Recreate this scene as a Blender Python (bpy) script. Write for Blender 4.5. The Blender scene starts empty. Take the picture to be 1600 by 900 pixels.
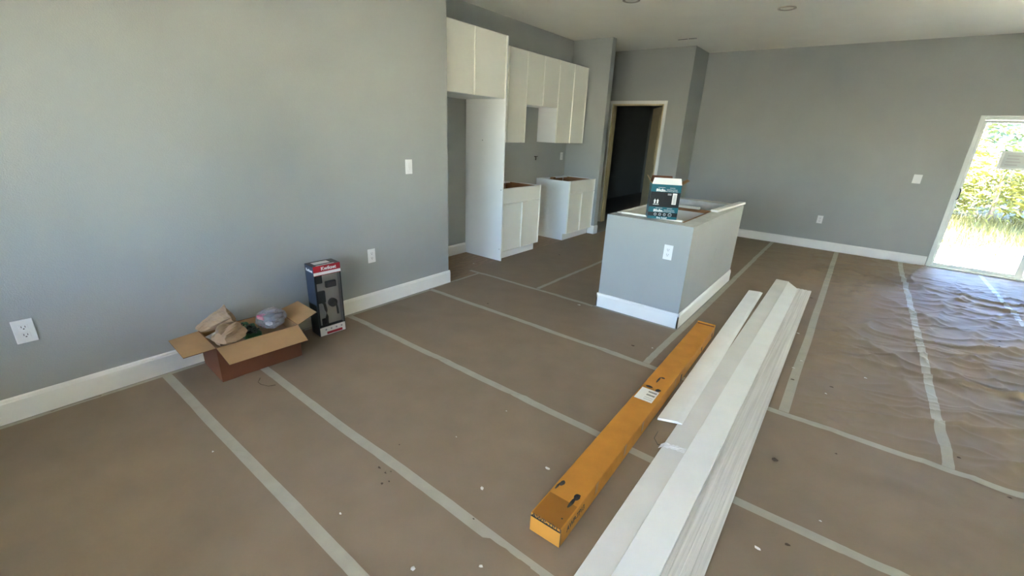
import bpy, bmesh, math, random
from mathutils import Vector, Matrix, noise
random.seed(7)
scene = bpy.context.scene
C = scene.collection

# ------------------------------------------------------------------ camera
H = 1.54
FPX, YAW, PIT, ROL = 684.29, -0.649723, 0.343074, 0.0436978
cy_, sy_, cp_, sp_ = math.cos(YAW), math.sin(YAW), math.cos(PIT), math.sin(PIT)
fwd = Vector((sy_*cp_, cy_*cp_, -sp_)); rgt = Vector((cy_, -sy_, 0)); upv = rgt.cross(fwd)
r2 = math.cos(ROL)*rgt + math.sin(ROL)*upv
u2 = -math.sin(ROL)*rgt + math.cos(ROL)*upv
cam = bpy.data.objects.new('camera', bpy.data.cameras.new('camera'))
C.objects.link(cam)
cam.matrix_world = Matrix(((r2.x, u2.x, -fwd.x, 0), (r2.y, u2.y, -fwd.y, 0), (r2.z, u2.z, -fwd.z, H), (0, 0, 0, 1)))
cam.data.sensor_width = 36; cam.data.lens = FPX/1600*36
cam.data.clip_start = 0.05; cam.data.clip_end = 300
scene.camera = cam

# ------------------------------------------------------------------ sky, sun, exposure
world = bpy.data.worlds.new('sky'); scene.world = world; world.use_nodes = True
wn = world.node_tree; bg = wn.nodes['Background']
sky = wn.nodes.new('ShaderNodeTexSky'); sky.sky_type = 'NISHITA'
sky.sun_disc = False; sky.sun_elevation = math.radians(52); sky.sun_rotation = math.radians(74)
sky.air_density = 1.2; sky.dust_density = 0.2; sky.ozone_density = 2.0
tint = wn.nodes.new('ShaderNodeMix'); tint.data_type = 'RGBA'; tint.blend_type = 'MULTIPLY'; tint.inputs[0].default_value = 1.0
tint.inputs[7].default_value = (.83, .945, 1.25, 1)
wn.links.new(sky.outputs[0], tint.inputs[6]); wn.links.new(tint.outputs[2], bg.inputs[0]); bg.inputs[1].default_value = 0.56
sun = bpy.data.objects.new('sun', bpy.data.lights.new('sun', 'SUN')); C.objects.link(sun)
sun.data.energy = 75.0; sun.data.angle = math.radians(1.0); sun.data.color = (1.0, 0.95, 0.86)
sun.rotation_euler = Vector((-0.70, -0.20, -1.0)).to_track_quat('-Z', 'Y').to_euler()
sun.location = (12, 4, 15)
def portal(loc, rot, sx, sy):
    l = bpy.data.lights.new('sky_portal', 'AREA'); l.shape = 'RECTANGLE'; l.size = sx; l.size_y = sy
    l.cycles.is_portal = True
    o = bpy.data.objects.new('sky_portal', l); C.objects.link(o); o.location = loc; o.rotation_euler = rot
YF = 8.27       # inner face of the far wall
YB = -1.70      # inner face of the wall behind the camera
WX0, WX1, WZ0, WZ1 = -2.7, -0.75, 0.85, 2.10
GX0, GX1, GZ = -.25, .75, 2.06                     # glazed front door added behind the camera     # window added behind the camera
portal((1.92, YF+0.14, 1.0), (-math.pi/2, 0, 0), 1.86, 1.95)
portal(((WX0+WX1)/2, YB-0.16, (WZ0+WZ1)/2), (math.pi/2, 0, 0), WX1-WX0, WZ1-WZ0)
portal(((GX0+GX1)/2, YB-0.16, GZ/2), (math.pi/2, 0, 0), GX1-GX0, GZ)
vs = scene.view_settings
vs.view_transform = 'Standard'; vs.look = 'None'; vs.gamma = 1.0; vs.use_curve_mapping = False
vs.exposure = 3.5
scene.cycles.use_denoising = True
scene.cycles.max_bounces = 16; scene.cycles.diffuse_bounces = 9; scene.cycles.transparent_max_bounces = 16
scene.cycles.sample_clamp_indirect = 12

# ------------------------------------------------------------------ materials
M = {}
def mat(name, col, rough=0.6, bump=0.0, bscale=200.0, vary=0.0, vscale=8.0, spec=0.4, metal=0.0, stretch=None):
    m = bpy.data.materials.new(name); m.use_nodes = True; n = m.node_tree.nodes; l = m.node_tree.links
    p = n['Principled BSDF']; p.inputs['Base Color'].default_value = (*col, 1)
    p.inputs['Roughness'].default_value = rough; p.inputs['Specular IOR Level'].default_value = spec
    p.inputs['Metallic'].default_value = metal
    tc = n.new('ShaderNodeTexCoord'); src = tc.outputs['Object']
    if stretch:
        mp = n.new('ShaderNodeMapping'); mp.inputs['Scale'].default_value = stretch
        l.new(src, mp.inputs[0]); src = mp.outputs[0]
    if vary:
        t = n.new('ShaderNodeTexNoise'); t.inputs['Scale'].default_value = vscale; t.inputs['Detail'].default_value = 6
        l.new(src, t.inputs['Vector'])
        r = n.new('ShaderNodeValToRGB'); r.color_ramp.elements[0].position = .3; r.color_ramp.elements[1].position = .7
        r.color_ramp.elements[0].color = (*[c*(1-vary) for c in col], 1)
        r.color_ramp.elements[1].color = (*[min(1, c*(1+vary)) for c in col], 1)
        l.new(t.outputs['Fac'], r.inputs[0]); l.new(r.outputs[0], p.inputs['Base Color'])
    if bump:
        t = n.new('ShaderNodeTexNoise'); t.inputs['Scale'].default_value = bscale; t.inputs['Detail'].default_value = 3
        l.new(src, t.inputs['Vector'])
        b = n.new('ShaderNodeBump'); b.inputs['Strength'].default_value = bump; b.inputs['Distance'].default_value = 0.004
        l.new(t.outputs['Fac'], b.inputs['Height']); l.new(b.outputs[0], p.inputs['Normal'])
    M[name] = m; return m
mat('wall', (.362, .372, .355), .75, .25, 160, .02, 3)
mat('ceiling', (.88, .87, .80), .9, .35, 120, .02, 2)
mat('trim', (.80, .79, .76), .45, .05, 60)
mat('cab', (.84, .83, .755), .4)
mat('cabside', (.84, .845, .84), .45)
mat('ply', (.30, .14, .055), .6, .1, 40, .25, 10, stretch=(1, 1, 8))
mat('paper', (.236, .178, .122), .66, .14, 45, .06, 5, spec=.38)
mat('tape', (.37, .34, .275), .55, .1, 50, .06, 12)
mat('plank', (.24, .155, .092), .5, .1, 30, .3, 6, stretch=(9, 1, 1))
mat('slab', (.30, .29, .27), .8)
mat('dry', (.60, .60, .59), .85, .1, 80, .10, 14)
mat('pine', (.62, .51, .31), .6, .1, 30, .12, 6, stretch=(12, 12, 1))
mat('kraft', (.50, .21, .026), .8, .06, 90, .08, 10)
mat('kraft_tape', (.30, .115, .012), .35, 0, 1, .06, 10)
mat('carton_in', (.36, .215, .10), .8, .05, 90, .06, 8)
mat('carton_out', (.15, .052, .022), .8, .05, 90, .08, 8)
mat('brown_paper', (.34, .23, .14), .85, .1, 60, .08, 10)
mat('board', (.82, .82, .815), .5, .04, 80, .03, 5)
mat('board_back', (.60, .58, .56), .75, .15, 30, .16, 5, stretch=(16, .22, 16))
mat('board_greyer', (.70, .685, .665), .55, .04, 80, .05, 4)  # greyer, slightly warmer tone than the plain board material
mat('white', (.80, .80, .78), .35)
mat('label', (.78, .76, .72), .5)
mat('ink', (.03, .027, .022), .6)
mat('grime', (.055, .045, .035), .7, 0, 1, .4, 30)
mat('black', (.018, .018, .02), .4)
mat('blackbox', (.012, .013, .014), .35)
mat('teal', (.004, .115, .145), .35)
mat('navy', (.04, .05, .068), .35)
mat('red', (.35, .012, .02), .4)
mat('grey', (.33, .33, .34), .5)
mat('lightgrey', (.50, .50, .52), .5)
mat('green', (.035, .12, .045), .45, 0, 1, .3, 20)
mat('darkgreen', (.008, .025, .012), .4)
mat('pink', (.55, .06, .14), .4)
mat('vinyl', (.70, .74, .72), .35)
mat('darkmetal', (.10, .10, .10), .35, metal=.6)
mat('fleck', (.62, .60, .56), .7)
mat('leaf_dry', (.09, .06, .04), .8)
mat('sand', (.80, .76, .67), .9, .3, 6, .12, .8)
mat('lawn', (.085, .08, .06), .9, .2, 20, .2, 2)  # front ground out of view, kept dark to cut bounce light
mat('soil', (.085, .075, .045), .9, .2, 8, .4, 1.5)
mat('grass', (.085, .078, .016), .7, 0, 1, .3, 2)
mat('frond', (.062, .085, .010), .55, 0, 1, .35, 1.2)
mat('frond2', (.115, .112, .014), .55, 0, 1, .35, 1.2)
mat('treeleaf', (.045, .062, .014), .6, 0, 1, .35, 1)
mat('bark', (.16, .12, .09), .9)
mat('lens', (.88, .86, .78), .3)
mat('ring', (.36, .33, .28), .4)
mat('dark_void', (.03, .03, .03), .9)
mat('copper', (.35, .16, .07), .35, metal=.8)
def clear(name, tint, gloss, cov=0.0, col=(.8, .8, .8)):
    m = bpy.data.materials.new(name); m.use_nodes = True; n = m.node_tree.nodes; l = m.node_tree.links
    n.remove(n['Principled BSDF']); out = n['Material Output']
    t = n.new('ShaderNodeBsdfTransparent'); t.inputs[0].default_value = (*tint, 1)
    g = n.new('ShaderNodeBsdfGlossy'); g.inputs['Roughness'].default_value = gloss
    f = n.new('ShaderNodeFresnel'); f.inputs[0].default_value = 1.45
    mx = n.new('ShaderNodeMixShader'); l.new(f.outputs[0], mx.inputs[0]); l.new(t.outputs[0], mx.inputs[1]); l.new(g.outputs[0], mx.inputs[2])
    last = mx
    if cov:
        d = n.new('ShaderNodeBsdfDiffuse'); d.inputs[0].default_value = (*col, 1)
        m2 = n.new('ShaderNodeMixShader'); m2.inputs[0].default_value = cov
        l.new(mx.outputs[0], m2.inputs[1]); l.new(d.outputs[0], m2.inputs[2]); last = m2
    l.new(last.outputs[0], out.inputs[0]); M[name] = m
clear('glass', (.96, .98, .97), .0)
clear('film', (.95, .95, .96), .15, .03, (.8, .8, .82))
clear('wrapfilm', (.95, .95, .96), .12, .82, (.93, .93, .95))
clear('clearbag', (.95, .94, .96), .08, .24, (.75, .72, .78))

def sheetmat(name, col, tr):
    m = bpy.data.materials.new(name); m.use_nodes = True; n = m.node_tree.nodes; l = m.node_tree.links
    n.remove(n['Principled BSDF']); d_ = n.new('ShaderNodeBsdfDiffuse'); d_.inputs[0].default_value = (*col, 1)
    t_ = n.new('ShaderNodeBsdfTranslucent'); t_.inputs[0].default_value = (*col, 1); mx = n.new('ShaderNodeMixShader'); mx.inputs[0].default_value = tr
    l.new(d_.outputs[0], mx.inputs[1]); l.new(t_.outputs[0], mx.inputs[2]); l.new(mx.outputs[0], n['Material Output'].inputs[0]); M[name] = m
sheetmat('sheet', (.80, .82, .80), .10); sheetmat('sheet2', (.62, .66, .66), .08)
# ------------------------------------------------------------------ helpers
ORG = {}
def thing(name, label, cat, loc, group=None, kind=None):
    o = bpy.data.objects.new(name, None); C.objects.link(o); o.location = loc; o.empty_display_size = .1
    ORG[o] = Vector(loc); tag(o, label, cat, group, kind); return o
def tag(o, label=None, cat=None, group=None, kind=None):
    if label: o['label'] = label
    if cat: o['category'] = cat
    if group: o['group'] = group
    if kind: o['kind'] = kind
    return o
def mk(name, bm, m, parent=None, T=None, smooth=False, label=None):
    if T is not None: bmesh.ops.transform(bm, matrix=T, verts=bm.verts[:])
    vsx = [v.co for v in bm.verts]
    lo = Vector([min(c[i] for c in vsx) for i in range(3)]); hi = Vector([max(c[i] for c in vsx) for i in range(3)])
    org = Vector(((lo.x+hi.x)/2, (lo.y+hi.y)/2, lo.z))
    bmesh.ops.translate(bm, vec=-org, verts=bm.verts[:])
    me = bpy.data.meshes.new(name); bm.to_mesh(me); bm.free()
    if smooth:
        for p in me.polygons: p.use_smooth = True
    ms = m if isinstance(m, (list, tuple)) else [m]
    for k in ms: me.materials.append(M[k])
    o = bpy.data.objects.new(name, me); C.objects.link(o); ORG[o] = org
    if parent: o.parent = parent; o.location = org - ORG[parent]
    else: o.location = org
    if label: o['label'] = label
    return o
def nb(): return bmesh.new()
def box(bm, x0, x1, y0, y1, z0, z1, bev=0.0, mi=0):
    vs_ = [bm.verts.new((x, y, z)) for x in (x0, x1) for y in (y0, y1) for z in (z0, z1)]
    idx = [(0, 1, 3, 2), (4, 6, 7, 5), (0, 4, 5, 1), (2, 3, 7, 6), (0, 2, 6, 4), (1, 5, 7, 3)]
    fs = [bm.faces.new([vs_[i] for i in f]) for f in idx]
    for f in fs: f.material_index = mi
    if bev:
        es = list({e for f in fs for e in f.edges})
        bmesh.ops.bevel(bm, geom=es, offset=bev, segments=1, affect='EDGES')
    return fs
def bx(name, b, m, parent=None, bev=0.0, T=None, label=None):
    bm = nb(); box(bm, *b, bev); return mk(name, bm, m, parent, T, label=label)
def extrude_poly(bm, pts, off):
    a = [bm.verts.new(p) for p in pts]; b = [bm.verts.new(Vector(p)+Vector(off)) for p in pts]
    n = len(pts); bm.faces.new(a[::-1]); bm.faces.new(b)
    for i in range(n): bm.faces.new((a[i], a[(i+1) % n], b[(i+1) % n], b[i]))
    bmesh.ops.recalc_face_normals(bm, faces=bm.faces[:])
def cyl(bm, c, r, h, axis='z', n=20, r2_=None):
    m = {'z': Matrix(), 'x': Matrix.Rotation(math.pi/2, 4, 'Y'), 'y': Matrix.Rotation(-math.pi/2, 4, 'X')}[axis]
    bmesh.ops.create_cone(bm, cap_ends=True, segments=n, radius1=r, radius2=r if r2_ is None else r2_, depth=h, matrix=Matrix.Translation(c) @ m)
def tube(bm, pts, r, n=8):
    rings = []
    for i, p in enumerate(pts):
        p = Vector(p); d = (Vector(pts[min(i+1, len(pts)-1)])-Vector(pts[max(i-1, 0)])).normalized()
        a = d.cross(Vector((0, 0, 1)))
        if a.length < 1e-3: a = d.cross(Vector((1, 0, 0)))
        a.normalize(); b = d.cross(a)
        rings.append([bm.verts.new(p+a*r*math.cos(2*math.pi*k/n)+b*r*math.sin(2*math.pi*k/n)) for k in range(n)])
    for i in range(len(rings)-1):
        for k in range(n): bm.faces.new((rings[i][k], rings[i][(k+1) % n], rings[i+1][(k+1) % n], rings[i+1][k]))
    bm.faces.new(rings[0][::-1]); bm.faces.new(rings[-1])
def text(name, s, size, T, m, parent, bold=0.0, sx=1.0):
    cu = bpy.data.curves.new('t', 'FONT'); cu.body = s; cu.size = size; cu.extrude = .0003; cu.offset = bold
    cu.align_x = 'CENTER'; cu.align_y = 'CENTER'; cu.resolution_u = 2
    ob = bpy.data.objects.new('t', cu); C.objects.link(ob); bpy.context.view_layer.update()
    me = bpy.data.meshes.new_from_object(ob.evaluated_get(bpy.context.evaluated_depsgraph_get()))
    bm = nb(); bm.from_mesh(me); bpy.data.objects.remove(ob); bpy.data.meshes.remove(me)
    bmesh.ops.transform(bm, matrix=Matrix.Diagonal((sx, 1, 1, 1)), verts=bm.verts[:])
    return mk(name, bm, m, parent, T)
def frame(o, ex, ey):      # matrix with text x along ex, text y along ey
    ex = Vector(ex).normalized(); ey = Vector(ey).normalized(); ez = ex.cross(ey)
    return Matrix(((ex.x, ey.x, ez.x, o[0]), (ex.y, ey.y, ez.y, o[1]), (ex.z, ey.z, ez.z, o[2]), (0, 0, 0, 1)))
def struct(name, boxes, m, label, cat, parent=None):
    bm = nb()
    for b in boxes: box(bm, *b)
    o = mk(name, bm, m, parent)
    if not parent: tag(o, label, cat, None, 'structure')
    return o

# ------------------------------------------------------------------ the room
CZ = 2.875
XL, XK, YE = -3.207, -3.94, 3.10      # left wall face, kitchen wall face, end of the left wall
YR, YH, XC = 6.48, 7.57, -2.45         # return wall face, hall wall face, hall wall corner
XR = 3.55
floor = struct('floor', [(-5.1, XR+.12, YB-.12, YE, -.15, 0), (XL, XR+.12, YE, YF+.13, -.15, 0), (-5.1, XL, YE, YF+4.8, -.15, -.006), (XL, XC, YF+.13, YF+4.8, -.15, 0)], 'slab', 'plank floor under brown protective paper', 'floor')
floor['label'] = 'floor slab under the brown protective paper'
k = 0
shared = None
for r_ in range(5):                    # wood planks left bare in the refrigerator alcove and range gap
    x1 = XL - .002 - r_*.15
    x0 = max(x1-.148, XK+.001)
    y = YE + .002 - (0 if r_ % 2 else 0)
    first = True
    while y < YR-.05:
        L = (.75 if r_ % 2 else 1.2) if first else 1.2
        first = False
        y1 = min(y+L-.002, YR-.002)
        bx('plank', (x0, x1, y, y1, -.006, 0), 'plank', floor, .001)
        y = y1+.002
struct('ceiling', [(-5.2, XR+.2, YB-.2, YF+.2, CZ, CZ+.12), (-5.2, XC, YF+.2, YF+4.8, CZ, CZ+.12)], 'ceiling', 'matte off-white ceiling over the open room', 'ceiling')
struct('roof', [(-6, XR+.8, YB-.75, YF+.75, CZ+.14, CZ+.24)], 'trim', 'overhanging roof slab above the house', 'roof')
struct('added_porch_roof', [(-5, 3, YB-3.3, YB-.75, 2.32, 2.42)], 'trim', 'added flat porch roof over the front window', 'roof')  # unseen porch roof added to keep sky light off the near floor
struct('wall_left', [(-4.2, XL, YB-.12, YE, 0, CZ)], 'wall', 'long pale grey wall beside the open carton', 'wall')
struct('wall_kitchen', [(-4.2, XK, YE, YR, -.006, CZ)], 'wall', 'grey wall behind the white kitchen cabinets', 'wall')
struct('wall_return', [(-5.1, -3.295, YR, YR+.12, -.006, CZ)], 'wall', 'short grey wall stub at the end of the kitchen run', 'wall')
DX0, DX1, DZ = -3.72, -2.81, 2.06
struct('wall_hall', [(-5.1, DX0, YH, YH+.12, 0, CZ), (DX1, XC, YH, YH+.12, 0, CZ), (DX0, DX1, YH, YH+.12, DZ, CZ), (XC-.12, XC, YH+.12, YF+.12, 0, CZ)], 'wall', 'grey hall wall with the dark doorway', 'wall')
struct('wall_hall_end', [(-5.2, -5.1, YR, YH+5.3, -.006, CZ), (-5.1, XC-.12, YH+5.2, YH+5.3, -.006, CZ), (XC-.12, XC, YF+.12, YH+5.3, -.006, CZ)], 'wall', 'walls of the unlit room past the doorway', 'wall')
SX0, SX1, SZ = 0.985, 2.855, 1.97      # sliding door opening
struct('wall_far', [(XC, SX0, YF, YF+.12, 0, CZ), (SX1, XR+.12, YF, YF+.12, 0, CZ), (SX0, SX1, YF, YF+.12, SZ, CZ)], 'wall', 'wide grey wall holding the sliding glass door', 'wall')
struct('wall_right', [(XR, XR+.12, YB-.12, YF, 0, CZ)], 'wall', 'plain grey wall on the side of the sliding door', 'wall')
struct('wall_back', [(XL, WX0, YB-.12, YB, 0, CZ), (WX1, GX0, YB-.12, YB, 0, CZ), (GX1, XR, YB-.12, YB, 0, CZ), (GX0, GX1, YB-.12, YB, GZ, CZ), (WX0, WX1, YB-.12, YB, 0, WZ0), (WX0, WX1, YB-.12, YB, WZ1, CZ)], 'wall', 'grey front wall with the added wide daylight window', 'wall')

def baseboard(name, p0, p1, nrm, label, parent=None, z=0.0, h=.133, t=.014):
    p0 = Vector((p0[0], p0[1], z)); p1 = Vector((p1[0], p1[1], z)); n = Vector((nrm[0], nrm[1], 0)); up = Vector((0, 0, 1))
    prof = [(0, 0), (t, 0), (t, h-.022), (t*.75, h-.014), (t*.75, h-.008), (t*.45, h), (0, h)]
    bm = nb(); extrude_poly(bm, [p0+n*a+up*b for a, b in prof], p1-p0)
    o = mk(name, bm, 'trim', parent)
    if not parent: tag(o, label, 'baseboard', None, 'structure')
    return o
baseboard('baseboard_left', (XL, YB), (XL, YE+.014), (1, 0), 'white baseboard along the long grey wall')
baseboard('baseboard_left_end', (XL, YE), (XK, YE), (0, 1), 'white baseboard wrapping the end of the long wall', z=-.006, h=.139)
baseboard('baseboard_alcove', (XK, YE+.014), (XK, 4.115), (1, 0), 'white baseboard in the refrigerator alcove', z=-.006, h=.139)
baseboard('baseboard_return', (-3.40, YR), (-3.281, YR), (0, -1), 'short white baseboard on the kitchen wall stub')
baseboard('baseboard_return_end', (-3.295, YR), (-3.295, YR+.12), (1, 0), 'white baseboard on the edge of the kitchen wall stub')
baseboard('baseboard_hall', (DX1+.05, YH), (XC+.014, YH), (0, -1), 'white baseboard right of the doorway')
baseboard('baseboard_hall_side', (XC, YH), (XC, YF), (1, 0), 'white baseboard on the hall wall corner')
baseboard('baseboard_far', (XC+.014, YF), (SX0-.01, YF), (0, -1), 'white baseboard along the far wall up to the sliding door')
baseboard('baseboard_far_side', (SX1+.01, YF), (XR, YF), (0, -1), 'white baseboard past the sliding door')
baseboard('baseboard_right', (XR, YB), (XR, YF-.014), (-1, 0), 'white baseboard on the side wall')

# doorway with pine jambs and open unpainted door
d = thing('door_1', 'unlit doorway with bare pine jambs and a half open door', 'door', (-3.26, YH, 0), None, 'structure')
bx('jamb', (DX0, DX0+.022, YH-.005, YH+.125, 0, DZ), 'pine', d); bx('jamb', (DX1-.022, DX1, YH-.005, YH+.125, 0, DZ), 'pine', d)
bx('head_jamb', (DX0+.022, DX1-.022, YH-.005, YH+.125, DZ-.022, DZ), 'pine', d)
bx('casing', (DX0-.05, DX1+.05, YH-.016, YH, DZ, DZ+.05), 'trim', d, .003)
bx('casing', (DX1, DX1+.05, YH-.016, YH, 0, DZ), 'trim', d, .003); bx('casing', (DX0-.05, DX0, YH-.016, YH, 0, DZ), 'trim', d, .003)
bm = nb(); box(bm, -.85, 0, -.018, .018, 0, DZ-.035)
T = Matrix.Translation((DX1-.03, YH+.10, .008)) @ Matrix.Rotation(math.radians(-58), 4, 'Z')
leaf = mk('door_leaf', bm, 'pine', d, T, label='bare pine door leaf standing half open')
for z0, z1 in ((.15, .95), (1.08, 1.9)):
    bm = nb(); box(bm, -.73, -.12, -.026, -.018, z0, z1, .004); mk('door_panel', bm, 'pine', leaf, T)

# sliding glass door
d = thing('door_2', 'white framed sliding glass door to the sunny yard', 'door', ((SX0+SX1)/2, YF+.05, 0), None, 'structure')
bx('frame_jamb', (SX0, SX0+.05, YF-.012, YF+.11, .02, SZ), 'vinyl', d, .004); bx('frame_jamb', (SX1-.05, SX1, YF-.012, YF+.11, .02, SZ), 'vinyl', d, .004)
bx('frame_head', (SX0+.05, SX1-.05, YF-.012, YF+.11, SZ-.05, SZ), 'vinyl', d, .004); bx('sill_track', (SX0, SX1, YF-.02, YF+.12, 0, .02), 'vinyl', d, .004)
xm = 1.88
for a, b, yy in ((SX0+.05, xm+.035, YF+.02), (xm-.035, SX1-.05, YF+.065)):
    s = bx('sash', (a, a+.028 if a < 1.5 else a+.07, yy, yy+.032, .022, SZ-.052), 'vinyl', d, .003)
    bx('stile', (b-.07 if a < 1.5 else b-.028, b, yy, yy+.032, .022, SZ-.052), 'vinyl', s, .003)
    bx('rail', (a+.02, b-.02, yy+.002, yy+.030, .022, .062), 'vinyl', s, .003); bx('rail', (a+.02, b-.02, yy+.002, yy+.030, SZ-.085, SZ-.052), 'vinyl', s, .003)
    bx('pane', (a+.02, b-.02, yy+.013, yy+.018, .055, SZ-.08), 'glass', s)
bm = nb(); tube(bm, [(SX0+.064, YF+.018, .93), (SX0+.068, YF-.025, .945), (SX0+.070, YF-.035, 1.0), (SX0+.068, YF-.025, 1.055), (SX0+.064, YF+.018, 1.07)], .008)
mk('handle', bm, 'darkmetal', d, smooth=True, label='curved dark pull handle')
st = thing('window_sticker', 'white printed sticker sheet on the sliding door glass', 'sticker', (1.50, YF+.03, 1.345))
bx('sheet', (1.30, 1.72, YF+.0312, YF+.0322, 1.345, 1.565), 'sheet', st)
bx('printed_area', (1.33, 1.69, YF+.0308, YF+.0312, 1.37, 1.548), 'sheet2', st)
for i in range(4): bx('print_line', (1.36, 1.36+.11+.02*(i % 2), YF+.0294, YF+.0302, 1.395+i*.036, 1.408+i*.036), 'lightgrey', st)
for i in range(3): bx('print_mark', (1.57, 1.60, YF+.0294, YF+.0302, 1.40+i*.045, 1.42+i*.045), 'ink', st)

# unseen window added behind the camera to let daylight in
w = thing('added_window_1', 'added wide white framed window in the front wall', 'window', ((WX0+WX1)/2, YB-.06, WZ0), None, 'structure')
bx('window_frame', (WX0, WX1, YB-.1, YB-.04, WZ0, WZ0+.05), 'vinyl', w); bx('window_frame', (WX0, WX1, YB-.1, YB-.04, WZ1-.05, WZ1), 'vinyl', w)
for x in (WX0, (WX0+WX1)/2-.025, WX1-.05): bx('window_frame', (x, x+.05, YB-.1, YB-.04, WZ0+.05, WZ1-.05), 'vinyl', w)
bx('pane', (WX0+.05, (WX0+WX1)/2-.025, YB-.075, YB-.07, WZ0+.05, WZ1-.05), 'glass', w); bx('pane', ((WX0+WX1)/2+.025, WX1-.05, YB-.075, YB-.07, WZ0+.05, WZ1-.05), 'glass', w)
bx('window_sill', (WX0-.03, WX1+.03, YB-.04, YB+.03, WZ0-.02, WZ0), 'trim', w)

d = thing('added_door_3', 'added glazed white front door behind the viewer', 'door', ((GX0+GX1)/2, YB-.06, 0), None, 'structure')  # unseen door added to bring more daylight onto the island front
d['label'] = 'added white front door with a full glass pane'
for b in ((GX0, GX0+.06, YB-.1, YB-.03, 0, GZ), (GX1-.06, GX1, YB-.1, YB-.03, 0, GZ), (GX0+.06, GX1-.06, YB-.1, YB-.03, 0, .10), (GX0+.06, GX1-.06, YB-.1, YB-.03, GZ-.08, GZ)): bx('door_frame', b, 'vinyl', d)
bx('pane', (GX0+.06, GX1-.06, YB-.07, YB-.065, .10, GZ-.08), 'glass', d)

# ceiling fittings
def downlight(x, y, label):
    t = thing('recessed_light', label, 'light', (x, y, CZ-.012), 'recessed ceiling lights')
    bm = nb(); n = 32
    prof = [(.088, 0), (.09, -.006), (.078, -.010), (.066, -.006), (.060, 0)]
    rings = [[bm.verts.new((x+r*math.cos(2*math.pi*i/n), y+r*math.sin(2*math.pi*i/n), CZ+z)) for i in range(n)] for r, z in prof]
    for a, b in zip(rings, rings[1:]):
        for i in range(n): bm.faces.new((a[i], a[(i+1) % n], b[(i+1) % n], b[i]))
    mk('trim_ring', bm, 'ring', t, smooth=True)
    bm = nb(); cyl(bm, (x, y, CZ-.002), .062, .003, n=32); mk('lens', bm, 'lens', t)
downlight(-2.33, 4.90, 'unlit round recessed light in the ceiling by the upper cabinets')
downlight(-1.045, 5.92, 'unlit round recessed light in the ceiling over the island')
v = thing('ceiling_vent', 'narrow slotted air vent in the ceiling before the hall', 'vent', (-2.41, 7.0, CZ-.008))
bx('frame', (-2.55, -2.27, 6.95, 7.05, CZ-.006, CZ), 'ceiling', v, .002); bx('slot', (-2.54, -2.28, 6.995, 7.02, CZ-.0075, CZ-.006), 'dark_void', v)
bx('slat', (-2.40, -2.39, 6.985, 7.03, CZ-.011, CZ-.0075), 'white', v)

# ------------------------------------------------------------------ kitchen cabinets
def shaker(name, parent, x, y0, y1, z0, z1, rail=.058, m='cab', drawer=False):
    bm = nb(); fs = box(bm, x-.02, x, y0, y1, z0, z1)
    f = fs[1]
    r = bmesh.ops.inset_region(bm, faces=[f], thickness=rail if not drawer else .038)
    bmesh.ops.inset_region(bm, faces=[f], thickness=.005, depth=-.012)
    return mk(name, bm, m, parent)
XD = -3.33
g = .0016
# refrigerator enclosure
t = thing('fridge_cabinet', 'white overhead cabinet with tall end panel enclosing the empty refrigerator alcove', 'cabinet', ((XK+XD)/2, 3.62, 0), 'white wall cabinets')
bx('body', (XK+.001, XD-.021, YE+.002, 4.115, 1.877, 2.50), 'cabside', t)
shaker('door', t, XD, YE+.02, 3.613-g, 1.880, 2.498); shaker('door', t, XD, 3.613+g, 4.113, 1.880, 2.498)
bx('filler', (XD-.02, XD-.002, YE+.002, YE+.018, 1.88, 2.498), 'cab', t)
ep = bx('end_panel', (XK+.001, XD, 4.118, 4.136, -1.0e-6, 2.50), 'cabside', t, .001, label='tall white end panel down to the floor')
for x, z in ((-3.665, 1.428), (-3.356, .876), (-3.356, .149)):
    bm = nb(); cyl(bm, (x, 4.1175, z), .005, .002, 'y', 10); mk('screw_hole', bm, 'ink', ep)
def upper(y0, y1, z0, z1, label, doors):
    t = thing('wall_cabinet', label, 'cabinet', (-3.77, (y0+y1)/2, z0), 'white wall cabinets')
    xf = -3.605
    bx('body', (XK+.001, xf-.021, y0+.001, y1-.001, z0, z1), 'cabside', t)
    ys = [y0+(y1-y0)*i/doors for i in range(doors+1)]
    for a, b in zip(ys, ys[1:]): shaker('door', t, xf, a+g, b-g, z0-.002, z1-.002)
upper(4.137, 4.885, 1.41, 2.482, 'white shaker wall cabinet directly above the drawer base beside the fridge panel', 2)
upper(4.885, 5.634, 1.874, 2.482, 'short white shaker wall cabinet above the range gap', 2)
upper(5.634, 6.415, 1.41, 2.482, 'white shaker wall cabinet nearest the wall stub, over the far base cabinet', 2)
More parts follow.
